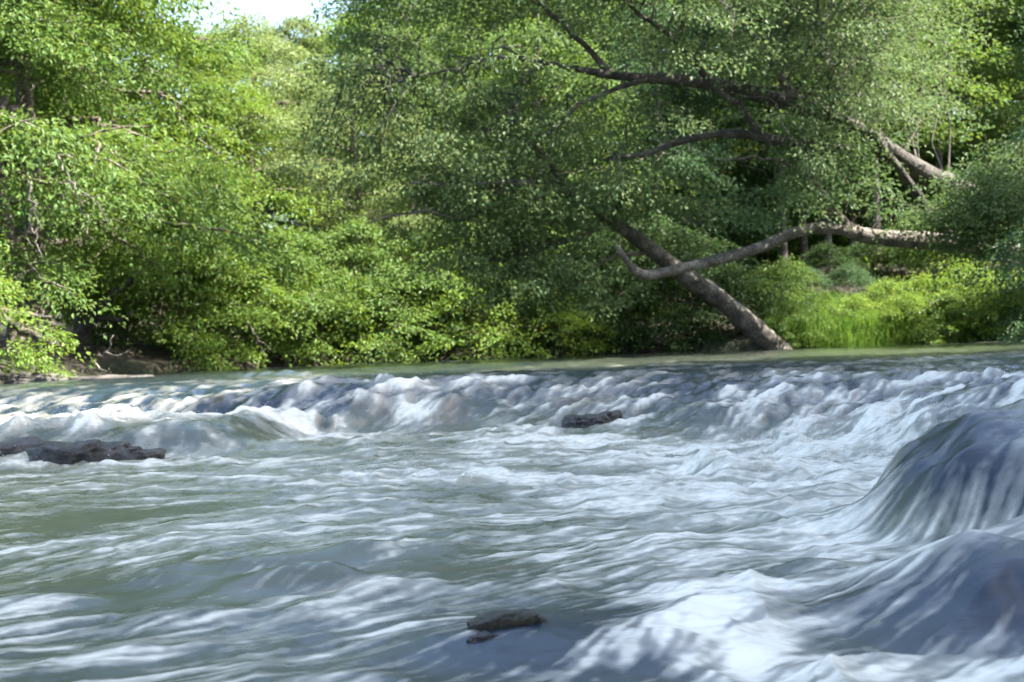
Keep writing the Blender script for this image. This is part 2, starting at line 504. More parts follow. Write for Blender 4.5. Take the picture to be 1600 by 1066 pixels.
    for d0, a0, wd in ((-2.4, 0.05, 0.22), (-1.3, 0.06, 0.25), (-0.3, 0.06, 0.3), (0.9, 0.12, 0.35), (2.1, 0.09, 0.4), (3.5, 0.06, 0.45)):
        m = sm(0.48, 0.78, vn(X * 0.8 + d0 * 9, Y * 0.4 + d0, 75)) * far * (0.35 + 0.55 * lobes)
        e0 = s + d0 + 1.0 * w1 + 0.5 * (vn(X * 2.2, Y * 2.2 + d0, 76) - 0.5)
        ridge += a0 * m * np.exp(-(e0 / wd) ** 2)
        F += 0.34 * m * np.exp(-((e0 + 0.12) / (wd * 1.1)) ** 2)
    for (px, py, zz_, rr) in ((130, 722, 0.03, 0.9), (940, 672, 0.12, 0.45), (790, 985, 0.05, 0.14)):
        c = onz(px, py, zz_)
        F += 0.22 * bump(X, Y, c[0], c[1] - 0.1, rr, 0.22)
    upper = sm(0.9, 1.3, s / 1.2) 
    F = F - 0.22 * upper * far
    # stray broken crests on the upper water just above the ledge
    F += far * upper * sm(34, 14, Y) * (0.32 + 0.35 * (vn(X * 1.5 + 9, Y * 2.0, 44) - 0.4))
    F = np.where(F > 0.62, 0.62 + (F - 0.62) * 0.35, F)
    calm = (1 - prof) * (0.6 + 0.4 * sm(4.8, 8.5, Y))
    tex = (0.115 - 0.06 * onrock) * streak + 0.21 * chop * (0.25 + 0.75 * calm) * (1 - 0.3 * nf) + 0.14 * chop * onrock
    tex = tex * (1 + 0.35 * nf * (1 - prof))
    tex = tex + (0.20 * chop + 0.07 * l3 * near + 0.05 * l2) * 4 * prof * (1 - prof) * far
    soft = np.clip(F + tex, 0, 1)
    sharp = sm(0.38, 0.72, F + 1.5 * tex)
    sk = 0.34 - 0.12 * nf
    foam = np.clip((1 - sk) * soft + sk * sharp, 0, 1)
    # brown rock showing through on the ledge
    thin = np.clip(prof * 1.2 * (0.35 + 0.65 * sm(26, 16, Y)), 0, 1)
    cbump = bump(X, Y, 0.15, 4.75, 0.6, 0.6)
    thin = np.clip(thin + 0.8 * cbump + 0.4 * sm(0.0, 0.4, s2) + 0.5 * sm(8, 4.5, Y), 0, 1)  # last term paints dark wave-trough reflections into the near water colour
    warm = 0.25 * sm(0.6, 0.85, vn(X * 1.3 + 2, Y * 1.0 + 40, 51)) * np.clip(prof * (1 - prof) * 3 + 0.5 * prof * sm(20, 14, Y), 0, 1) * sm(9, 11, Y)
    for (px, py, zz, rx, ry, a) in ((700, 632, 0.35, 0.8, 0.5, 0.4), (1080, 585, 0.62, 1.3, 0.9, 0.35), (1330, 588, 0.62, 0.9, 0.8, 0.35), (560, 935, 0.0, 0.45, 0.12, 0.55),
                                (1040, 828, 0.05, 0.22, 0.1, 0.7), (1345, 800, 0.15, 0.06, 0.2, 0.7), (620, 905, 0.0, 0.5, 0.08, 0.5)):
        c = onz(px, py, zz)
        warm = np.maximum(warm, a * bump(X, Y, c[0], c[1], rx, ry) * sm(-0.6, 0.9, l2 + 0.5 * l1))
    # surface: rough water, standing waves, silky ridges
    turb = np.clip(0.25 + 0.9 * F, 0.12, 1.0) * (1 - 0.8 * upper * far)
    w2 = vn(X * 3.1 + 1, Y * 3.1 + 5, 62) - 0.5
    w3 = vn(X * 7.3, Y * 7.3 + 3, 63) - 0.5
    w4 = vn(X * 17, Y * 17, 64) - 0.5
    crest = (1 - np.abs(2 * vn(X * 1.7 + 70, Y * 1.7 + 9, 65) - 1)) ** 3
    w5 = vn(X * 38, Y * 38, 68) - 0.5
    fall = (1 - prof)
    slope4 = 4 * prof * (1 - prof)
    cut = 1 - 0.3 * nf
    zz = z + turb * fall * (0.055 * w1 + 0.055 * w2 + cut * (0.032 * w3 + 0.014 * w4 * near + 0.005 * w5 * vnear))
    zz += turb * prof * (0.02 * w2 + 0.012 * w3 + 0.006 * w4 * near) + slope4 * far * (0.035 * w2 + 0.03 * w3 + 0.018 * w4 * near + 0.005 * l1 + 0.006 * l2 + 0.006 * l3 * near)
    zz += turb * fall * 0.07 * crest * np.exp(-np.clip(-s, 0, None) / 2.5)
    zz += ridge * (1 + 1.2 * n2 + 0.8 * n3)
    zz += cut * turb * fall * 0.035 * (1 - np.abs(2 * vn(X * 4.1 + 70, Y * 4.6 + 9, 69) - 1)) ** 3
    zz += (0.35 + 0.65 * turb) * (0.005 * l1 + 0.0045 * l2 * mid + 0.0026 * l3 * near + 0.0009 * l4 * vnear) * cut * (1 - 0.5 * onrock)
    zz += 0.035 * (vn(X * 1.7, Y * 0.9, 66) - 0.5) * upper + upper * (0.25 + 0.75 * sm(34, 15, Y)) * (0.022 * w2 + 0.028 * w3 + 0.022 * w4 * near + 0.006 * l2 + 0.004 * l3 * near) + 0.016 * (vn(X * 5, Y * 2.4, 67) - 0.5) * upper * (1 - 0.5 * sm(25, 45, Y)) + 0.008 * w3 * upper
    # standing waves in the lower left
    for (px, py, rx, ry, a, rot) in ((560, 880, 0.45, 0.18, 0.10, 0.2), (470, 925, 0.5, 0.15, 0.09, 0.25), (600, 950, 0.45, 0.16, 0.10, 0.3), (380, 900, 0.5, 0.14, 0.07, 0.1),
                                     (250, 990, 0.5, 0.13, 0.07, 0.0), (90, 960, 0.5, 0.16, 0.05, 0.0), (300, 925, 0.4, 0.14, 0.08, 0.0), (520, 675, 1.2, 0.4, 0.10, 0.0), (420, 645, 0.9, 0.35, 0.13, 0.0)):
        c = onz(px, py, 0.0)
        zz += 0.75 * a * bump(X, Y, c[0], c[1], rx, ry, rot) * (1 + 0.15 * l2 + 1.2 * n1 + 0.4 * n2)
    verts = np.stack([X, Y, zz], -1).reshape(-1, 3)
    nr, nc = X.shape
    idx = np.arange(nr * nc).reshape(nr, nc)
    q = np.stack([idx[:-1, :-1], idx[:-1, 1:], idx[1:, 1:], idx[1:, :-1]], -1).ravel()
    me = mesh_np('river', verts, q, 4, True)
    ripple = 0.24 - 0.19 * upper * sm(18, 26, Y)
    for nm, arr in (('foam', foam), ('thin', thin), ('warm', warm), ('ripple', ripple)):
        a = me.attributes.new(nm, 'FLOAT', 'POINT')
        a.data.foreach_set('value', arr.astype(np.float32).ravel())
    o = link('river', me, M_WATER)
    tag(o, 'white and slate blue rapids of the river pouring over rock ledges', kind='structure')
    # spray thrown up from the breaking crests
    rng = np.random.default_rng(3)
    wt = (ridge * 6 * sm(0.25, 0.6, F) + 0.5 * bump(X, Y, 2.9, 11.2, 0.5, 0.9)) * sm(9, 11, Y)
    wt = np.where(np.abs(U) < 0.45, wt, 0).ravel()
    pick = rng.choice(len(wt), 2600, p=wt / wt.sum())
    c = verts[pick] + np.stack([rng.normal(size=2600) * 0.05, rng.normal(size=2600) * 0.05, rng.exponential(0.035, 2600)], 1)
    rad = rng.uniform(0.0018, 0.0055, 2600)
    octa = np.array([[1, 0, 0], [-1, 0, 0], [0, 1, 0], [0, -1, 0], [0, 0, 1], [0, 0, -1]], float)
    vv = (c[:, None, :] + octa[None] * rad[:, None, None]).reshape(-1, 3)
    tri = np.array([[0, 2, 4], [2, 1, 4], [1, 3, 4], [3, 0, 4], [2, 0, 5], [1, 2, 5], [3, 1, 5], [0, 3, 5]])
    ff = (np.arange(2600)[:, None, None] * 6 + tri[None]).ravel()
    sp = link('spray', mesh_np('spray', vv, ff, 3, True), M_SPRAY)
    tag(sp, 'fine white drops of spray above the breaking crests', 'spray', kind='stuff')
    return o
river = build_river()

# ------------------------------------------------------------------ wood and leaf builders
class Wood:
    def __init__(self): self.v = []; self.f = []; self.n = 0
    def tube(self, pts, rad, sides=6, rough=0.0, seed=0):
        pts = np.asarray(pts, float); n = len(pts)
        rad = np.asarray(rad, float)
        t = np.gradient(pts, axis=0)
        t /= np.linalg.norm(t, axis=1)[:, None] + 1e-9
        ref = np.array([0.3, 0.2, 1.0]); 
        if abs(t[:, 2]).mean() > 0.8: ref = np.array([1.0, 0.3, 0.1])
        a = np.cross(t, ref); a /= np.linalg.norm(a, axis=1)[:, None] + 1e-9
        b = np.cross(t, a)
        ang = np.arange(sides) / sides * 2 * math.pi
        rr = np.repeat(rad[:, None], sides, 1)
        if rough:
            rng = np.random.default_rng(seed + 5)
            rr = rr * (1 + rough * rng.normal(size=rr.shape))
        v = pts[:, None, :] + rr[..., None] * (np.cos(ang)[None, :, None] * a[:, None, :] + np.sin(ang)[None, :, None] * b[:, None, :])
        v = v.reshape(-1, 3)
        i = np.arange(n * sides).reshape(n, sides)
        j = np.roll(i, -1, axis=1)
        f = np.stack([i[:-1], j[:-1], j[1:], i[1:]], -1).reshape(-1, 4) + self.n
        self.v.append(v); self.f.append(f); self.n += len(v)
        # closed tip
        self.v.append(pts[[0, -1]]); c0, c1 = self.n, self.n + 1; self.n += 2
        base = self.n - 2 - n * sides
        ring0 = base + np.arange(sides); ring1 = base + (n - 1) * sides + np.arange(sides)
        for ring, c in ((ring0, c0), (ring1, c1)):
            for k in range(0, sides, 2):
                self.f.append(np.array([[ring[k], ring[(k + 1) % sides], ring[(k + 2) % sides], c]]))
    def mesh(self, name):
        return mesh_np(name, np.concatenate(self.v), np.concatenate(self.f).ravel(), 4, True)

def leaves_mesh(name, pos, out, rng, size, flat=0.6, droop=0.35, width=0.55):
    """one folded leaf (two triangles) at every position"""
    n = len(pos)
    d = out + rng.normal(size=(n, 3)) * 0.75
    d[:, 2] -= droop
    d /= np.linalg.norm(d, axis=1)[:, None] + 1e-9
    nn = rng.normal(size=(n, 3)) * flat * 0.75
    nn[:, 2] += 1.0
    nn -= d * (nn * d).sum(1)[:, None]
    nn /= np.linalg.norm(nn, axis=1)[:, None] + 1e-9
    sd = np.cross(nn, d)
    L = size * rng.uniform(0.5, 1.5, n)[:, None]
    W = L * width * 0.5 * rng.uniform(0.8, 1.2, n)[:, None]
    v0 = pos
    mid = pos + d * L * 0.45
    v1 = mid + sd * W + nn * W * 0.35
    v3 = mid - sd * W + nn * W * 0.35
    v2 = pos + d * L - nn * L * 0.12
    v = np.stack([v0, v1, v2, v3], 1).reshape(-1, 3)
    b = (np.arange(n) * 4)[:, None]
    f = np.concatenate([b + np.array([[0, 1, 2]]), b + np.array([[0, 2, 3]])], 1).ravel()
    return mesh_np(name, v, f, 3, False)

def sprays_to_leaves(cent, outd, rad, per, rng, thick=0.15, sag=0.5):
    """flattened leafy sprays: leaf positions and outward directions"""
    cent = np.repeat(cent, per, 0); outd = np.repeat(outd, per, 0)
    rad = np.repeat(rad, per)
    n = len(cent)
    r = np.sqrt(rng.random(n)); a = rng.random(n) * 2 * math.pi
    off = np.stack([np.cos(a) * r, np.sin(a) * r, np.zeros(n)], 1) * rad[:, None]
    # stretch along the outward direction
    h = outd.copy(); h[:, 2] = 0
    h /= np.linalg.norm(h, axis=1)[:, None] + 1e-9
    off += h * (off * h).sum(1)[:, None] * 0.5
    tilt = (off * h).sum(1)
    off[:, 2] += -sag * r * r * rad + rng.normal(size=n) * thick * rad - 0.22 * tilt
    o = off.copy(); o /= np.linalg.norm(o, axis=1)[:, None] + 1e-9
    return cent + off, o + 0.5 * outd

def tree_proto(seed, H, Rad, base=0.12, nl=24, nsub=7, nleaf=26000, leaf=0.16, rise=0.5, droop=0.25, lean=(0, 0), spray=0.75, top=0.25, trunk_r=None, flat=0.6):
    """trunk mesh (with its limbs) and crown mesh of a broadleaf tree, base at the origin"""
    rng = np.random.default_rng(seed)
    w = Wood()
    tr = trunk_r or H * 0.016
    t = np.linspace(0, 1, 14)
    path = np.stack([lean[0] * t ** 1.5 * H + np.cumsum(rng.normal(size=14)) * 0.012 * H * t, lean[1] * t ** 1.5 * H + np.cumsum(rng.normal(size=14)) * 0.012 * H * t, t * H * 0.96 - 0.3], 1)
    rad = tr * (1 - 0.88 * t) * (1 + 0.5 * np.exp(-t * 18))
    w.tube(path, rad, 8, 0.05, seed)
    cents, outs, rads = [], [], []
    for i in range(nl):
        f = base + (0.97 - base) * ((i + rng.random() * 0.6) / nl)
        p0 = np.array([np.interp(f, t, path[:, k]) for k in range(3)])
        q_ = (f - base) / (1 - base)
        prof = (1 - q_) ** 0.55 * (0.62 + 0.38 * math.sin(min(1, q_ * 2.2 + 0.15) * math.pi * 0.5)) + top * 0.6 * (1 - q_)
        Ln = Rad * max(0.22, prof) * rng.uniform(0.75, 1.2)
        az = i * 2.39996 + rng.normal() * 0.35
        el = rise * (0.2 + 1.0 * q_) + rng.normal() * 0.12
        d = np.array([math.cos(az) * math.cos(el), math.sin(az) * math.cos(el), math.sin(el)])
        tt = np.linspace(0, 1, 7)[:, None]
        lp = p0 + d * Ln * tt
        lp[:, 2] -= droop * Ln * (tt[:, 0] ** 2)
        lp[1:] += rng.normal(size=(6, 3)) * 0.035 * Ln
        r0 = min(tr * 0.5, 0.028 * Ln + 0.012) * (1 - 0.4 * q_)
        w.tube(lp, r0 * (1 - 0.85 * tt[:, 0]), 5)
        for j in range(nsub):
            g = 0.25 + 0.75 * (j + rng.random()) / nsub
            b0 = np.array([np.interp(g, tt[:, 0], lp[:, k]) for k in range(3)])
            sa = az + (1 if j % 2 else -1) * rng.uniform(0.25, 1.2)
            sl = Ln * rng.uniform(0.22, 0.42) * (1.15 - 0.5 * g) + 0.35
            se = el * 0.5 + rng.normal() * 0.3
            sd_ = np.array([math.cos(sa) * math.cos(se), math.sin(sa) * math.cos(se), math.sin(se)])
            ss = np.linspace(0, 1, 4)[:, None]
            sp = b0 + sd_ * sl * ss
            sp[:, 2] -= droop * 0.8 * sl * ss[:, 0] ** 2
            w.tube(sp, max(0.008, r0 * 0.35) * (1 - 0.8 * ss[:, 0]), 4)
            for kk, h in enumerate((0.5, 1.0)):
                c = np.array([np.interp(h, ss[:, 0], sp[:, k]) for k in range(3)]) + rng.normal(size=3) * 0.12
                cents.append(c); outs.append(sd_); rads.append(spray * rng.uniform(0.6, 1.25))
        cents.append(lp[-1]); outs.append(d); rads.append(spray * 0.8)
    cents, outs, rads = np.array(cents), np.array(outs), np.array(rads)
    per = max(4, nleaf // len(cents))
    pos, o = sprays_to_leaves(cents, outs, rads, per, rng)
    return w.mesh('trunk'), leaves_mesh('crown', pos, o, rng, leaf, flat)

def place_tree(proto, name, label, cat, x, y, s, rz, tint, group=None, wood=M_BARK, parts=('trunk', 'crown'), dz=0.0, sz=1.0):
    root = empty(name, (x, y, gz(x, y) + dz))
    root.rotation_euler = (0, 0, rz)
    root.scale = (s, s, s * sz)
    tag(root, label, cat, group)
    tm, cm = proto
    if not tm.materials: tm.materials.append(wood)
    if not cm.materials: cm.materials.append(M_LEAF)
    a = link(parts[0], tm, None, root)
    b = link(parts[1], cm, None, root)
    b.color = (*tint, 1)
    return root

# ------------------------------------------------------------------ the big trees leaning out from the right bank
def lean_limb(w, pix, r0, r1, n=16, sides=8, seed=0):
    pts = np.array([P(*p) for p in pix])
    pts = spline(pts, n)
    rng = np.random.default_rng(seed)
    pts[1:-1] += rng.normal(size=(n - 2, 3)) * 0.03
    rad = np.linspace(r0, r1, n)
    w.tube(pts, rad, sides, 0.05, seed)
    return pts
def leafy(limbs, targets, rng, tw, per, leaf, spray, name, flat=0.6):
    """twigs from the nearest limb point to each target, and sprays of leaves there"""
    nodes = np.concatenate(limbs)
    cents, outs, rads = [], [], []
    for c in targets:
        dd = np.linalg.norm(nodes - c, axis=1) + rng.random(len(nodes)) * 0.5
        b0 = nodes[int(np.argmin(dd))]
        L = np.linalg.norm(c - b0)
        ss = np.linspace(0, 1, 6)[:, None]
        p = b0 + (c - b0) * ss
        p[:, 2] += 0.18 * L * np.sin(ss[:, 0] * math.pi)
        p[1:-1] += rng.normal(size=(4, 3)) * 0.05 * L
        tw.tube(p, (0.012 + 0.006 * min(L, 4)) * (1 - 0.75 * ss[:, 0]), 4)
        o = (c - b0) / (L + 1e-6)
        for k in range(3):
            cents.append(c + rng.normal(size=3) * np.array([0.55, 0.45, 0.28])); outs.append(o); rads.append(spray * rng.uniform(0.6, 1.2))
        if L > 1.5:
            m = p[3]
            cents.append(m + rng.normal(size=3) * 0.3); outs.append(o); rads.append(spray * 0.7)
    pos, o = sprays_to_leaves(np.array(cents), np.array(outs), np.array(rads), per, rng)
    return leaves_mesh(name, pos, o, rng, leaf, flat)
def in_poly(px, py, poly):
    c = False; n = len(poly); j = n - 1
    for i in range(n):
        xi, yi = poly[i]; xj, yj = poly[j]
        if (yi > py) != (yj > py) and px < (xj - xi) * (py - yi) / (yj - yi) + xi: c = not c
        j = i
    return c
def targets_in(poly, n, D, dD, rng, holes=()):
    xs = [p[0] for p in poly]; ys = [p[1] for p in poly]
    out = []
    while len(out) < n:
        x, y = rng.uniform(min(xs), max(xs)), rng.uniform(min(ys), max(ys))
        if not in_poly(x, y, poly): continue
        skip = False
        for hx, hy, rx, ry, pr in holes:
            if ((x - hx) / rx) ** 2 + ((y - hy) / ry) ** 2 < 1 and rng.random() < pr: skip = True
        if skip: continue
        out.append(P(x, y, D + rng.normal() * dD))
    return out

def build_leaning():
    rng = np.random.default_rng(77)
    # tree with the thick dark trunk arching over the river from the right
    base = P(1720, 505, 44); 
    root = empty('leaning_tree', (0, 0, 0))
    tag(root, 'huge grey green tree whose thick dark trunk arches left over the river', 'tree')
    w = Wood()
    bx, by = base[0], base[1]
    b0 = np.array([bx, by, gz(bx, by) - 0.4])
    pts = np.vstack([b0, [P(*p) for p in ((1680, 420, 43), (1590, 345, 41.5), (1510, 300, 40.6), (1440, 270, 39.8), (1340, 205, 39), (1250, 165, 38), (1100, 130, 36.8), (960, 118, 36), (850, 98, 35.5))]])
    pts = spline(pts, 30)
    w.tube(pts, np.interp(np.linspace(0, 1, 30), [0, 0.3, 0.55, 0.75, 1], [0.5, 0.33, 0.27, 0.18, 0.06]), 10, 0.08, 3)
    link('trunk', w.mesh('trunk'), M_BARK_DARK, root)
    limbs = [pts]
    specs = [
        (((1500, 385, 39.6), (1450, 330, 39.2), (1405, 262, 38.6), (1352, 205, 38.2), (1300, 178, 37.8), (1240, 150, 37.4)), 0.15, 0.10, M_BARK_DARK),
        (((1330, 235, 38.5), (1230, 222, 37.6), (1130, 210, 37), (1060, 222, 36.6), (1000, 242, 36.2), (950, 248, 35.8)), 0.15, 0.06, M_BARK_DARK),
        (((1235, 228, 37.6), (1190, 210, 37.2), (1155, 168, 36.8), (1110, 125, 36.4), (1060, 70, 36), (1005, 30, 35.6), (960, -20, 35.2)), 0.12, 0.05, M_BARK_DARK),
        (((1050, 122, 36.5), (985, 130, 36.0), (905, 168, 35.6), (850, 215, 35.2)), 0.09, 0.03, M_BARK_DARK),
        (((850, 98, 35.5), (815, 130, 35.2), (805, 190, 35)), 0.06, 0.02, M_BARK_DARK),
        (((850, 98, 35.5), (780, 90, 35.1), (700, 110, 34.8), (610, 130, 34.4)), 0.06, 0.02, M_BARK_DARK),
        (((1240, 150, 37.4), (1180, 60, 37), (1130, -40, 36.8), (1080, -160, 36.6)), 0.12, 0.04, M_BARK),
        (((1340, 205, 39), (1290, 90, 38.6), (1265, -30, 38.2), (1250, -180, 38)), 0.12, 0.05, M_BARK_DARK),
        (((960, 118, 36), (880, 40, 35.6), (790, -30, 35.2), (680, -80, 34.8)), 0.09, 0.03, M_BARK_DARK),
    ]
    for k, (px, r0, r1, mt) in enumerate(specs):
        w = Wood()
        limbs.append(lean_limb(w, px, r0, r1, 16, 7, 20 + k))
        link('limb', w.mesh('limb'), mt, root)
    tw = Wood()
    poly = [(500, -330), (470, -60), (560, 60), (500, 150), (470, 230), (460, 285), (540, 300), (640, 280), (760, 320), (870, 300), (1000, 300), (1130, 300), (1230, 330), (1330, 300), (1400, 260), (1470, 180), (1500, -330)]
    tg = targets_in(poly, 470, 36, 1.7, rng, ((1000, 128, 170, 28, 0.8), (1185, 150, 90, 35, 0.8), (1110, 220, 130, 26, 0.85), (1110, 110, 45, 70, 0.5), (1380, 240, 120, 60, 0.85), (1150, 270, 150, 45, 0.75), (1230, 200, 120, 50, 0.55), (860, 260, 90, 40, 0.4)))
    tg += targets_in([(1130, -120), (1500, -120), (1490, 120), (1400, 190), (1290, 190), (1150, 130)], 100, 41.2, 1.0, rng)
    cr = leafy(limbs, tg, rng, tw, 60, 0.108, 0.62, 'crown')
    link('twigs', tw.mesh('twigs'), M_BARK_DARK, root)
    c = link('crown', cr, M_LEAF, root); c.color = (0.096, 0.15, 0.058, 1)
    # the low bough: its own tree on the bank at the right
    root = empty('low_bough_tree', (0, 0, 0))
    tag(root, 'tree holding one bare grey bough low over the right bank, bent upwards at its tip', 'tree')
    w = Wood()
    s0 = P(1740, 505, 43); s0[2] = gz(s0[0], s0[1]) - 0.3
    pts = spline(np.vstack([s0, [P(*p) for p in ((1670, 425, 42), (1570, 392, 40.5), (1490, 380, 39.6), (1410, 374, 39), (1355, 368, 38.6), (1300, 356, 38.2), (1245, 362, 37.8), (1190, 386, 37.4), (1130, 404, 37), (1070, 418, 36.6), (1010, 430, 36.2), (985, 415, 36), (965, 385, 35.8))]]), 44)
    w.tube(pts, np.interp(np.linspace(0, 1, 44), [0, 0.28, 0.36, 0.45, 0.85, 1], [0.36, 0.25, 0.22, 0.16, 0.13, 0.06]), 10, 0.08, 9)
    link('trunk', w.mesh('trunk'), M_BARK_PALE, root)
    l2 = []
    for k, (px, r0, r1) in enumerate(((((1350, 370, 38.6), (1310, 340, 38.2), (1285, 312, 38), (1275, 270, 37.8)), 0.16, 0.06),
                                      (((1500, 385, 39.4), (1560, 330, 38.5), (1620, 240, 37.6)), 0.15, 0.05),
                                      (((1275, 270, 37.8), (1200, 250, 37.2), (1120, 250, 36.6)), 0.06, 0.02))):
        w = Wood(); l2.append(lean_limb(w, px, r0, r1, 12, 7, 50 + k)); link('limb', w.mesh('limb'), M_BARK, root)
    l2.append(pts[30:])
    tw = Wood()
    tg = targets_in([(1190, 215), (1330, 215), (1360, 290), (1250, 320), (1190, 345), (1170, 300)], 26, 37.6, 0.6, rng) + targets_in([(1490, 270), (1600, 190), (1640, 400), (1560, 400), (1460, 400), (1450, 345)], 90, 37.6, 0.7, rng)
    cr = leafy(l2, tg, rng, tw, 60, 0.108, 0.55, 'crown')
    link('twigs', tw.mesh('twigs'), M_BARK_DARK, root)
    c = link('crown', cr, M_LEAF, root); c.color = (0.08, 0.14, 0.052, 1)
    # the tree whose thick pale trunk leans out of the shade towards the left
    root = empty('slanting_tree', (0, 0, 0))
    tag(root, 'tree with a thick pale trunk slanting left from the waterline, crown over the water', 'tree')
    w = Wood()
    pts = spline(np.vstack([[P(*p) for p in ((1222, 560, 41.2), (1199, 533, 40.8), (1176, 512, 40.4), (1125, 468, 39.9), (1070, 430, 39.4), (1020, 392, 38.8), (955, 345, 38), (880, 300, 37.2), (800, 285, 36.4), (720, 290, 35.8), (640, 285, 35.2))]]), 34)
    w.tube(pts, np.interp(np.linspace(0, 1, 34), [0, 0.05, 0.5, 0.7, 1], [0.5, 0.31, 0.22, 0.12, 0.03]), 12, 0.09, 12)
    link('trunk', w.mesh('trunk'), M_BARK_PALE, root)
    l3 = [pts]
    for k, (px, r0, r1) in enumerate(((((955, 345, 38), (880, 380, 37.4), (800, 400, 37), (720, 420, 36.6)), 0.11, 0.03),
                                      (((880, 300, 37.2), (850, 240, 36.8), (790, 205, 36.4), (730, 210, 36)), 0.08, 0.02),
                                      (((800, 285, 36.4), (730, 340, 36), (660, 330, 35.6), (570, 350, 35.2)), 0.07, 0.02),
                                      (((1020, 392, 38.8), (960, 400, 38), (900, 440, 37.6)), 0.08, 0.02))):
        w = Wood(); l3.append(lean_limb(w, px, r0, r1, 12, 6, 70 + k)); link('limb', w.mesh('limb'), M_BARK, root)
    tw = Wood()
    tg = targets_in([(640, 290), (700, 250), (760, 270), (900, 270), (1060, 290), (1060, 360), (980, 400), (960, 450), (890, 480), (780, 460), (700, 400)], 150, 37, 1.2, rng, ((1000, 395, 95, 70, 0.97), (1100, 400, 60, 60, 1.0)))
    cr = leafy(l3, tg, rng, tw, 60, 0.108, 0.58, 'crown')
    link('twigs', tw.mesh('twigs'), M_BARK_DARK, root)
    c = link('crown', cr, M_LEAF, root); c.color = (0.108, 0.165, 0.06, 1)
build_leaning()

# ------------------------------------------------------------------ trees and bushes of the banks
P_TALL = tree_proto(1, 20, 5.2, 0.10, 30, 6, 56000, 0.145, 0.5, 0.28, spray=1.0)
P_BROAD = tree_proto(2, 13, 5.0, 0.06, 24, 6, 46000, 0.13, 0.45, 0.35, spray=0.9, top=0.4)
P_AIRY = tree_proto(3, 13, 4.6, 0.08, 24, 6, 38000, 0.115, 0.6, 0.45, spray=0.75, top=0.4, flat=0.9)
P_SLIM = tree_proto(4, 19, 3.8, 0.3, 24, 6, 22000, 0.15, 0.6, 0.25, spray=0.85, trunk_r=0.15)
P_EDGE = tree_proto(7, 15, 4.8, 0.22, 24, 6, 42000, 0.13, 0.4, 0.4, spray=0.85)
P_BUSH = tree_proto(5, 4.4, 2.5, 0.17, 16, 4, 13000, 0.12, 0.6, 0.3, spray=0.55, top=0.6, trunk_r=0.07)
P_SHRUB = tree_proto(6, 2.7, 2.0, 0.10, 13, 4, 8000, 0.11, 0.7, 0.3, spray=0.45, top=0.7, trunk_r=0.045)

LIME = (0.128, 0.212, 0.04); OLIVE = (0.16, 0.22, 0.078); MID = (0.095, 0.165, 0.04); SHADE_GREEN = (0.046, 0.09, 0.027); BLUE = (0.056, 0.11, 0.045)  # darkest green has the shade under the leaning trees put into it
rt = random.Random(5)
def T(proto, name, label, px, D, s, tint, group=None, cat='tree', dz=0.0, sz=1.0, wood=M_BARK, parts=('trunk', 'crown')):
    x = atx(px, D)
    return place_tree(proto, name, label, cat, x, D, s, rt.uniform(0, 6.28), tint, group, wood, parts, dz, sz)

T(P_EDGE, 'overhanging_tree', 'bright lime foliage hanging in at the left edge above the shore rock', -260, 30.5, 0.75, LIME)
T(P_TALL, 'oak_tree', 'tallest dark green tree at the upper left corner, running out of the top', 60, 37, 1.0, MID)
T(P_TALL, 'oak_tree', 'tall tree with sunlit yellow green tufts right of the tallest left one', 190, 44, 0.98, MID)
T(P_EDGE, 'bank_tree', 'broad lime green tree above the driftwood on the left bank', 130, 40.5, 0.9, LIME, sz=1.35)
T(P_BROAD, 'bank_tree', 'sunlit yellow green tree below the left edge of the sky gap', 285, 46.5, 0.86, LIME)
T(P_EDGE, 'bank_tree', 'leafy green tree at the left above the end of the broken logs', 25, 35.3, 0.85, MID)
T(P_AIRY, 'bank_tree', 'pale feathery tree right under the white sky gap', 415, 49, 0.93, OLIVE)
T(P_AIRY, 'bank_tree', 'pale olive tree with soft sunlit foliage left of the leaning crown', 560, 48.5, 0.76, OLIVE)
T(P_AIRY, 'bank_tree', 'pale olive tree half hidden behind the hanging leaves at centre', 660, 47.5, 0.62, OLIVE)
T(P_BROAD, 'bank_tree', 'green tree in the half shade behind the slanting trunk crown', 850, 50, 0.9, MID)
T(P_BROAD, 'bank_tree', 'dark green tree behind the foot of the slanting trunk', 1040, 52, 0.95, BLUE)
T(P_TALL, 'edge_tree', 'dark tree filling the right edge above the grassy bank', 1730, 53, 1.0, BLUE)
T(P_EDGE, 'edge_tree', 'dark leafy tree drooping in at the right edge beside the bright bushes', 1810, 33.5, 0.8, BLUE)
back = [(-60, 52, 1.0, P_TALL, MID), (120, 60, 1.05, P_TALL, MID), (540, 60, 0.62, P_TALL, LIME), (640, 58, 0.95, P_TALL, MID), (760, 64, 1.1, P_TALL, MID), (880, 60, 1.05, P_TALL, MID),
        (1000, 66, 1.15, P_TALL, LIME), (1120, 62, 1.0, P_TALL, MID), (1200, 70, 1.2, P_TALL, LIME), (1420, 66, 1.1, P_TALL, LIME), (1540, 60, 1.0, P_TALL, LIME), (1660, 58, 1.0, P_TALL, MID), (300, 58, 0.62, P_TALL, MID), (400, 64, 0.68, P_TALL, OLIVE), (480, 62, 0.72, P_TALL, OLIVE), (600, 54, 0.62, P_TALL, MID)]
back += [(px, D, s, P_BROAD, t) for (px, D, s, t) in ((560, 74, 1.3, LIME), (700, 80, 1.9, MID), (840, 76, 1.8, LIME), (960, 84, 2.0, MID), (1080, 78, 1.8, LIME), (1210, 84, 1.9, MID), (1330, 78, 1.8, LIME), (1450, 84, 2.0, MID), (1580, 78, 1.8, LIME), (1700, 76, 1.8, MID), (20, 76, 1.7, MID), (180, 78, 1.7, LIME))]
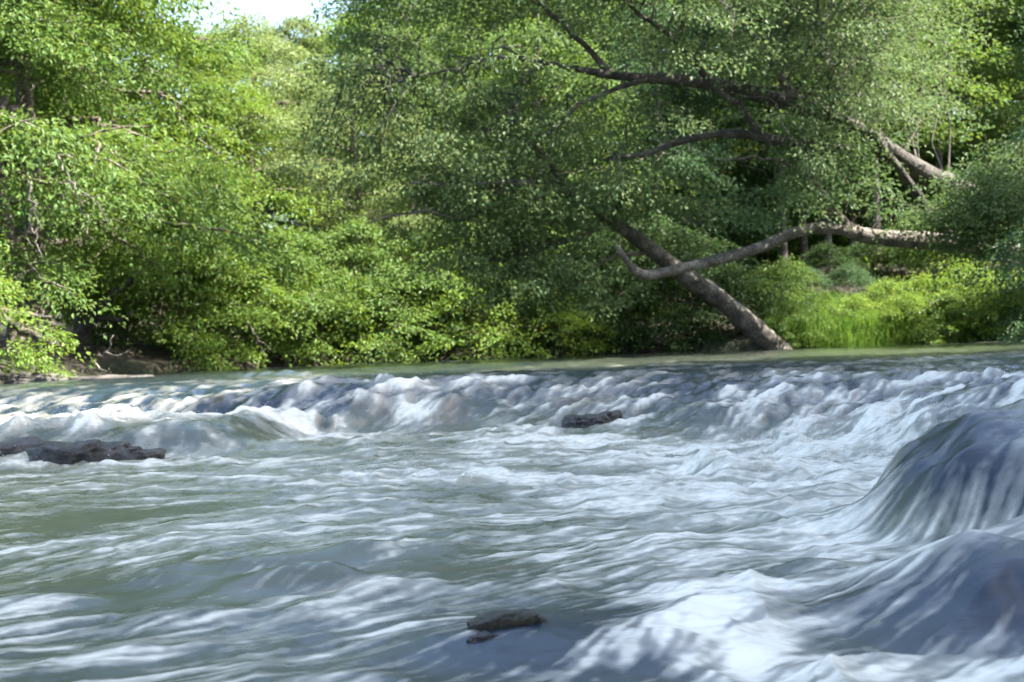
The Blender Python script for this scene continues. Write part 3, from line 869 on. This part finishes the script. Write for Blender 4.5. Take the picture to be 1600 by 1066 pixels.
MARKS = ((-60, 'the left edge'), (60, 'the tallest tree at left'), (150, 'the lime tree above the driftwood'), (300, 'the left end of the sky gap'), (400, 'the middle of the sky gap'), (480, 'the right end of the sky gap'),
         (560, 'the pale olive tree'), (640, 'the left tip of the leaning crown'), (710, 'the hanging leaves at centre'), (760, 'the hollow on the far bank'), (850, 'the small yellow green bush'), (890, 'the end of the arching trunk'), (960, 'the tip of the low bough'),
         (1010, 'the top of the slanting trunk'), (1080, 'the middle of the slanting trunk'), (1120, 'the foot of the slanting trunk'), (1205, 'the rise of the low bough'), (1330, 'the fork of the low bough'), (1430, 'the bright shrubs'), (1540, 'the grassy bank at right'), (1580, 'the right end of the bank'), (1670, 'the right edge'))
used_labels = set()
for (px, D, s, pr, tint) in back:
    where = min(MARKS, key=lambda m: abs(m[0] - px))[1]
    row = 'just behind' if D < 62 else 'well behind' if D < 72 else 'far behind'
    lab = '%s woodland tree %s %s' % ('pale green' if tint is LIME else 'olive' if tint is OLIVE else 'deep green', row, where)
    if lab in used_labels: lab += ', slightly to its right'
    used_labels.add(lab)
    T(pr, 'woodland_tree', lab, px, D, s, tint, 'woodland trees behind the riverside trees')
ORD = ('leftmost', 'second', 'third', 'fourth', 'fifth', 'sixth', 'seventh', 'eighth', 'ninth', 'tenth', 'rightmost')
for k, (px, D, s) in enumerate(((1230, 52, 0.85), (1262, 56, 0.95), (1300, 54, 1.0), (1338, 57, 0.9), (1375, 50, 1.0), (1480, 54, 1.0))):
    T(P_SLIM, 'slim_tree', '%s slim trunk%s in the wood seen below the low grey bough' % (ORD[k], '' if k == 0 else ' from the left'), px, D, s, SHADE_GREEN if px < 1300 else MID, 'slim trunks in the wood below the low bough', wood=M_BARK)

bushes = [
    (P_SHRUB, -95, 29.6, 0.9, LIME, 'light green bush at the left edge over the shore rock'),
    (P_BUSH, 285, 42, 1.0, LIME, 'brightest lime green bush on the left bank, leaves down to the water'),
    (P_BUSH, 360, 43, 0.82, LIME, 'sunlit round bush right of the brightest lime green one'),
    (P_BUSH, 250, 44.5, 1.35, MID, 'taller green bush rising behind the brightest lime bush'),
    (P_BUSH, 450, 44.5, 0.9, MID, 'mid green bush with a dead twig hanging on its right'),
    (P_SHRUB, 500, 44.2, 1.0, LIME, 'small bush drooping to the water left of the dark hollow'),
    (P_BUSH, 560, 46, 0.95, MID, 'shaded green bush under the pale olive tree'),
    (P_SHRUB, 625, 45.2, 1.1, MID, 'low green bush with leaves touching the water under the pale olive trees'),
    (P_BUSH, 700, 46, 0.95, MID, 'bush with a dark hollow at its left foot, at the middle of the far bank'),
    (P_SHRUB, 755, 45.2, 1.15, LIME, 'half sunlit low bush right of the dark hollow on the far bank'),
    (P_BUSH, 800, 46.5, 1.0, MID, 'green bush below the lowest hanging leaves of the slanting tree'),
    (P_SHRUB, 868, 45, 0.75, (0.145, 0.235, 0.04), 'small bright yellow green bush beside the bare earth patch'),
    (P_BUSH, 930, 46, 0.8, SHADE_GREEN, 'shaded bush right of the small yellow green one'),
    (P_BUSH, 1010, 46, 0.95, SHADE_GREEN, 'dark bush in the shade left of the slanting trunk'),
    (P_BUSH, 1085, 45.2, 0.8, SHADE_GREEN, 'bush tinted dark for the shade, directly behind the foot of the slanting trunk'),
    (P_SHRUB, 1150, 44, 0.8, SHADE_GREEN, 'dark low bush in the shade between the slanting trunk and the far bank'),
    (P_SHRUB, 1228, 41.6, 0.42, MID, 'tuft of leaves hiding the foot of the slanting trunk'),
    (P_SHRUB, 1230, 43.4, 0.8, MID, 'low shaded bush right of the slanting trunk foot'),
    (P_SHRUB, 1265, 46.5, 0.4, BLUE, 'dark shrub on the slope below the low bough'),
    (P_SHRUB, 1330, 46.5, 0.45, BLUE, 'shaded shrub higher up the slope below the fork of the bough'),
    (P_SHRUB, 1295, 48.5, 0.5, SHADE_GREEN, 'small dark shrub at the foot of the slim trunks, nearest the bough'),
    (P_SHRUB, 1355, 49, 0.5, SHADE_GREEN, 'small dark shrub between the slim trunks under the fork'),
    (P_SHRUB, 1410, 48.5, 0.55, MID, 'small green shrub right of the slim trunks under the fork'),
    (P_SHRUB, 1390, 44.5, 0.55, LIME, 'sunlit shrub at the top left of the grassy bank'),
    (P_SHRUB, 1450, 43.6, 0.7, LIME, 'bright shrub behind the fallen stick on the grassy bank'),
    (P_SHRUB, 1515, 43.8, 0.8, LIME, 'bright shrub nearest the right edge above the grass'),
    (P_SHRUB, 1480, 48, 1.2, LIME, 'sunlit bush crowning the grassy bank on the right'),
    (P_SHRUB, 1340, 43.2, 0.45, LIME, 'small weedy tuft rising out of the grass left of the bright shrubs'),
    (P_SHRUB, 1420, 42.6, 0.5, LIME, 'low leafy weed at the foot of the bright shrubs near the water'),
    (P_SHRUB, 1485, 42.9, 0.55, MID, 'low green weed right of the stick near the water'),
    (P_SHRUB, 1550, 43.2, 0.6, LIME, 'low sunlit weed closest to the right end of the grassy bank'),
    (P_BUSH, 1540, 47, 0.7, LIME, 'tall sunlit bush behind the weeds at the right end of the bank'),
    (P_SHRUB, 1600, 43, 0.8, BLUE, 'dark bush at the right edge down at the water'),
]
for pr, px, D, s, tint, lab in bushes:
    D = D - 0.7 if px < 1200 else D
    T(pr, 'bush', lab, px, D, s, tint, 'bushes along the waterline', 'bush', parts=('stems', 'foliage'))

for k, (px, D, s, t) in enumerate(sorted(((980, 56, 1.2, MID), (1080, 58, 1.2, SHADE_GREEN), (1180, 60, 1.1, MID), (1255, 64, 1.0, LIME), (1330, 63, 1.0, LIME), (1410, 60, 1.1, LIME), (1500, 58, 1.2, MID), (1290, 70, 1.4, LIME), (640, 54, 1.2, MID), (760, 55, 1.3, MID), (870, 56, 1.2, MID)))):
    T(P_BUSH, 'undergrowth_bush', '%s undergrowth bush%s in the wood behind the riverside trees' % (ORD[k], '' if k in (0, 10) else ' from the left'), px, D, s, t, 'undergrowth bushes in the wood', 'bush', parts=('stems', 'foliage'))

# ------------------------------------------------------------------ trees on the near right bank (outside the picture, they shade the rapids)
for (x, y, s) in ((15, 2, 1.75), (15.5, 7.5, 1.8), (19, 12, 1.75)):
    place_tree(P_TALL, 'shade_tree', 'tall tree on the near right bank that shades the rapids', 'tree', x, y, s, rt.uniform(0, 6.28), MID, 'tall trees on the near right bank')
for (x, y, s) in ((17, -6, 1.6), (19, 1, 1.7), (20, 7, 1.75), (21, 13, 1.7), (23, 4, 1.8), (24, 10, 1.8), (16.5, 4.5, 1.5), (25, 17, 1.7), (17.5, 10.5, 1.55), (16.5, 15, 1.7)):
    place_tree(P_SLIM, 'shade_tree', 'tall tree on the near right bank that shades the rapids', 'tree', x, y, s, rt.uniform(0, 6.28), MID, 'tall trees on the near right bank')

# ------------------------------------------------------------------ grass on the right bank
def grass():
    rng = np.random.default_rng(8)
    n = 45000
    px = rng.uniform(1190, 1600, n); D = 40.6 + rng.random(n) ** 1.6 * 5
    x = np.array([(p - 800) / FPX for p in px]) * D
    s = bank_sd(x, D)
    keep = (s > 0.0) & (vn(x * 1.2, D * 1.2, 91) > 0.25)
    x, y = x[keep], D[keep]; n = len(x)
    z = ground_z(x, y) - 0.02
    h = rng.uniform(0.25, 0.75, n) * (0.6 + 0.9 * vn(x * 0.8 + 4, y * 0.8, 92))
    a = rng.random(n) * 6.28; wd = rng.uniform(0.006, 0.014, n)
    lean = rng.normal(size=(n, 2)) * 0.22
    lean[:, 1] -= 0.15
    dx, dy = np.cos(a) * wd, np.sin(a) * wd
    mx, my = x + lean[:, 0] * h * 0.4, y + lean[:, 1] * h * 0.4
    v = np.stack([np.stack([x - dx, y - dy, z], 1), np.stack([x + dx, y + dy, z], 1), np.stack([mx + dx * .8, my + dy * .8, z + h * 0.6], 1), np.stack([mx - dx * .8, my - dy * .8, z + h * 0.6], 1),
                  np.stack([x + lean[:, 0] * h * 1.3, y + lean[:, 1] * h * 1.3, z + h], 1)], 1).reshape(-1, 3)
    b = (np.arange(n) * 5)[:, None]
    f = np.concatenate([b + np.array([[0, 1, 2]]), b + np.array([[0, 2, 3]]), b + np.array([[3, 2, 4]])], 1).ravel()
    o = link('grass', mesh_np('grass', v, f, 3, False), M_LEAF)
    o.color = (0.09, 0.175, 0.038, 1)
    tag(o, 'long sunlit grass on the right bank down to the water', 'grass', kind='stuff')
grass()

# ------------------------------------------------------------------ dead wood
def crooked(name, label, cat, pix, r0, r1, mat, forks=(), n=18, wob=0.05, seed=0, sides=6, part=None):
    root = empty(name, tuple(P(*pix[0])))
    tag(root, label, cat)
    org = P(*pix[0])
    rng = np.random.default_rng(seed)
    def one(px, a, b, nm, nn):
        p = spline([P(*q) for q in px], nn) - org
        p[1:] += rng.normal(size=(nn - 1, 3)) * wob
        w = Wood(); w.tube(p, np.linspace(a, b, nn), sides, 0.08, seed)
        link(nm, w.mesh(nm), mat, root)
    one(pix, r0, r1, part or 'stem', n)
    for fk in forks:
        one(fk, r0 * 0.55, r1 * 0.6, 'side_branch', 9)
    return root
crooked('drift_log', 'upper of two broken brown logs jutting in from the left edge', 'log', ((-60, 480, 31), (0, 488, 31), (40, 496, 31), (86, 508, 31)), 0.16, 0.06, M_DRIFT, (((30, 492, 31), (60, 494, 30.8), (80, 496, 30.7)),), wob=0.02, seed=1)
crooked('drift_log', 'lower of two broken brown logs at the left, end pointing down right', 'log', ((-60, 470, 30.6), (0, 497, 30.5), (50, 522, 30.4), (100, 545, 30.3)), 0.13, 0.08, M_DRIFT, wob=0.02, seed=2)
crooked('hanging_vine', 'bare grey vine hanging at the far left above the logs', 'vine', ((44, 285, 31), (50, 320, 31), (46, 350, 31), (60, 375, 31), (64, 405, 31)), 0.03, 0.01, M_DEAD,
        (((50, 318, 31), (62, 340, 31), (56, 365, 31)), ((52, 345, 31), (42, 362, 31), (50, 385, 31))), wob=0.035, seed=3, sides=5)
crooked('dead_branch', 'pale dead twigs hanging amid sparse leaves at upper left', 'branch', ((85, 235, 33), (105, 275, 32.8), (122, 310, 32.7), (136, 345, 32.6), (140, 374, 32.5)), 0.035, 0.01, M_DEAD,
        (((100, 262, 32.8), (125, 300, 32.5), (160, 325, 32.4), (172, 350, 32.4)), ((105, 280, 32.8), (108, 320, 32.6), (100, 345, 32.6)), ((118, 300, 32.7), (150, 318, 32.6), (165, 345, 32.5)), ((80, 240, 33), (118, 250, 32.8), (135, 240, 32.7)), ((95, 255, 33), (70, 262, 32.8), (62, 275, 32.8))), wob=0.05, seed=4, sides=5)
crooked('shaded_leaning_trunk', 'bare trunk, its shade put into dark bark, curving up right through the shade on the left bank', 'tree trunk', ((80, 585, 38), (120, 530, 38), (150, 495, 37.8), (175, 462, 37.6), (205, 440, 37.4), (220, 418, 37.2)), 0.2, 0.05, M_BARK_DARK, (((150, 495, 37.8), (185, 500, 37.6), (208, 488, 37.4)),), wob=0.02, seed=5)  # the shade around this trunk is put into its bark colour
crooked('dead_branch', 'dead reddish twigs drooping over the water below the mid green bush', 'branch', ((385, 500, 42), (398, 525, 41.6), (408, 545, 41.4), (416, 560, 41.3)), 0.05, 0.015, M_DEAD, (((398, 525, 41.6), (415, 540, 41.4), (424, 546, 41.3)),), wob=0.03, seed=6, sides=5)
crooked('dead_branch', 'bare grey sticks arching out of the left bank beside the shore rock', 'branch', ((130, 582, 34.6), (148, 560, 34.5), (168, 548, 34.4), (178, 525, 34.3)), 0.045, 0.012, M_DEAD, (((148, 562, 34.5), (155, 575, 34.2), (172, 578, 34)), ((165, 550, 34.4), (185, 556, 34.2), (200, 548, 34.1))), wob=0.03, seed=7, sides=5)
crooked('dead_branch', 'long grey stick lying up the sunlit grassy bank on the right', 'branch', ((1435, 490, 42.4), (1475, 465, 43), (1520, 440, 43.4), (1555, 405, 43.4), (1575, 385, 43.2)), 0.05, 0.015, M_DEAD, (((1555, 405, 43.4), (1572, 388, 43.2), (1586, 400, 43), (1582, 420, 43)), ((1510, 445, 43.4), (1550, 415, 43), (1590, 420, 42.6))), wob=0.03, seed=8, sides=5)
crooked('dead_branch', 'thin pale forked twig sticking out below the shaded crown at centre right', 'branch', ((1100, 350, 38), (1075, 345, 37.6), (1050, 353, 37.4)), 0.02, 0.008, M_DEAD, (((1080, 345, 37.6), (1078, 335, 37.4), (1090, 325, 37.4)), ((1085, 347, 37.6), (1095, 365, 37.4))), wob=0.03, seed=9, sides=5)
crooked('dead_branch', 'slender bent twig reaching left out of the dark foliage at the right', 'branch', ((1545, 306, 37.6), (1505, 307, 37.4), (1480, 325, 37.2), (1468, 335, 37.1)), 0.025, 0.008, M_DEAD, wob=0.02, seed=10, sides=5)

# ------------------------------------------------------------------ rocks
def rock(name, label, c, size, rot, mat, seed, lay=0.0, sub=5):
    bm = bmesh.new()
    bmesh.ops.create_icosphere(bm, subdivisions=sub, radius=1.0)
    off = Vector((seed * 3.7, seed * 1.9, seed * 5.3))
    for v in bm.verts:
        p = v.co.copy()
        q_ = Vector((p.x * size[0], p.y * size[1], p.z * size[2])) / max(size)
        d = mnoise.fractal(q_ * 2.2 + off, 1.0, 2.0, 6) * 0.30 + mnoise.noise(q_ * 7 + off) * 0.07 - abs(mnoise.noise(q_ * 4 + off)) * 0.18
        v.co = p * (1 + d)
        v.co = Vector((math.copysign(abs(v.co.x) ** 0.8, v.co.x) * size[0], math.copysign(abs(v.co.y) ** 0.8, v.co.y) * size[1], math.copysign(abs(v.co.z) ** 0.7, v.co.z) * size[2]))
        if lay: v.co.z += lay * mnoise.noise(Vector((v.co.x * 3, v.co.y * 3, v.co.z * 18)) + off)
    me = bpy.data.meshes.new(name)
    bm.to_mesh(me); bm.free()
    for p in me.polygons: p.use_smooth = True
    o = link(name, me, mat)
    o.location = tuple(c); o.rotation_euler = (0, 0, rot)
    tag(o, label, 'rock')
    return o
c = onz(40, 716, 0.05); rock('ledge_rock', 'long dark wet rock ledge at the left edge with white water below it', (c[0] - 0.2, c[1] - 0.25, 0.10), (0.95, 0.36, 0.16), 0.05, M_WETROCK, 1, 0.05)
c = onz(140, 719, 0.05); rock('ledge_rock', 'rugged dark wet rock in the middle of the left ledge', (c[0], c[1] - 0.28, 0.08), (0.5, 0.3, 0.18), -0.1, M_WETROCK, 2, 0.05)
c = onz(205, 716, 0.05); rock('ledge_rock', 'low dark wet rock tapering right, at the end of the left ledge', (c[0], c[1] - 0.2, 0.05), (0.36, 0.2, 0.12), -0.12, M_WETROCK, 12, 0.04)
c = onz(940, 668, 0.12); rock('ledge_rock', 'dark wet rock in the middle of the falls with water on both sides', (c[0] - 0.05, c[1] + 0.1, 0.11), (0.36, 0.32, 0.16), 0.1, M_WETROCK, 3, 0.05)
c = onz(790, 975, 0.1); rock('mossy_stone', 'brown mossy stone breaking the surface at the bottom centre', (c[0], c[1], 0.105), (0.135, 0.09, 0.034), 0.25, M_MOSSROCK, 5, 0.03, 5)
c = onz(755, 1015, 0.05); rock('mossy_stone', 'smaller mossy stone below the brown one at the bottom centre', (c[0], c[1], 0.055), (0.07, 0.06, 0.045), 0.3, M_MOSSROCK, 6, 0.03, 5)
c = onz(40, 600, 0.62); rock('shore_rock', 'flat pale grey rock slab on the left shore at the edge', (c[0] - 0.3, c[1] + 0.6, 0.64), (1.2, 0.9, 0.2), 0.1, M_DRYROCK, 8, 0.02)
c = onz(150, 592, 0.64); rock('shore_rock', 'low thin rock shelf running right from the pale slab on the left shore', (c[0], c[1] + 0.5, 0.60), (1.1, 0.8, 0.1), 0.25, M_DRYROCK, 9, 0.02)
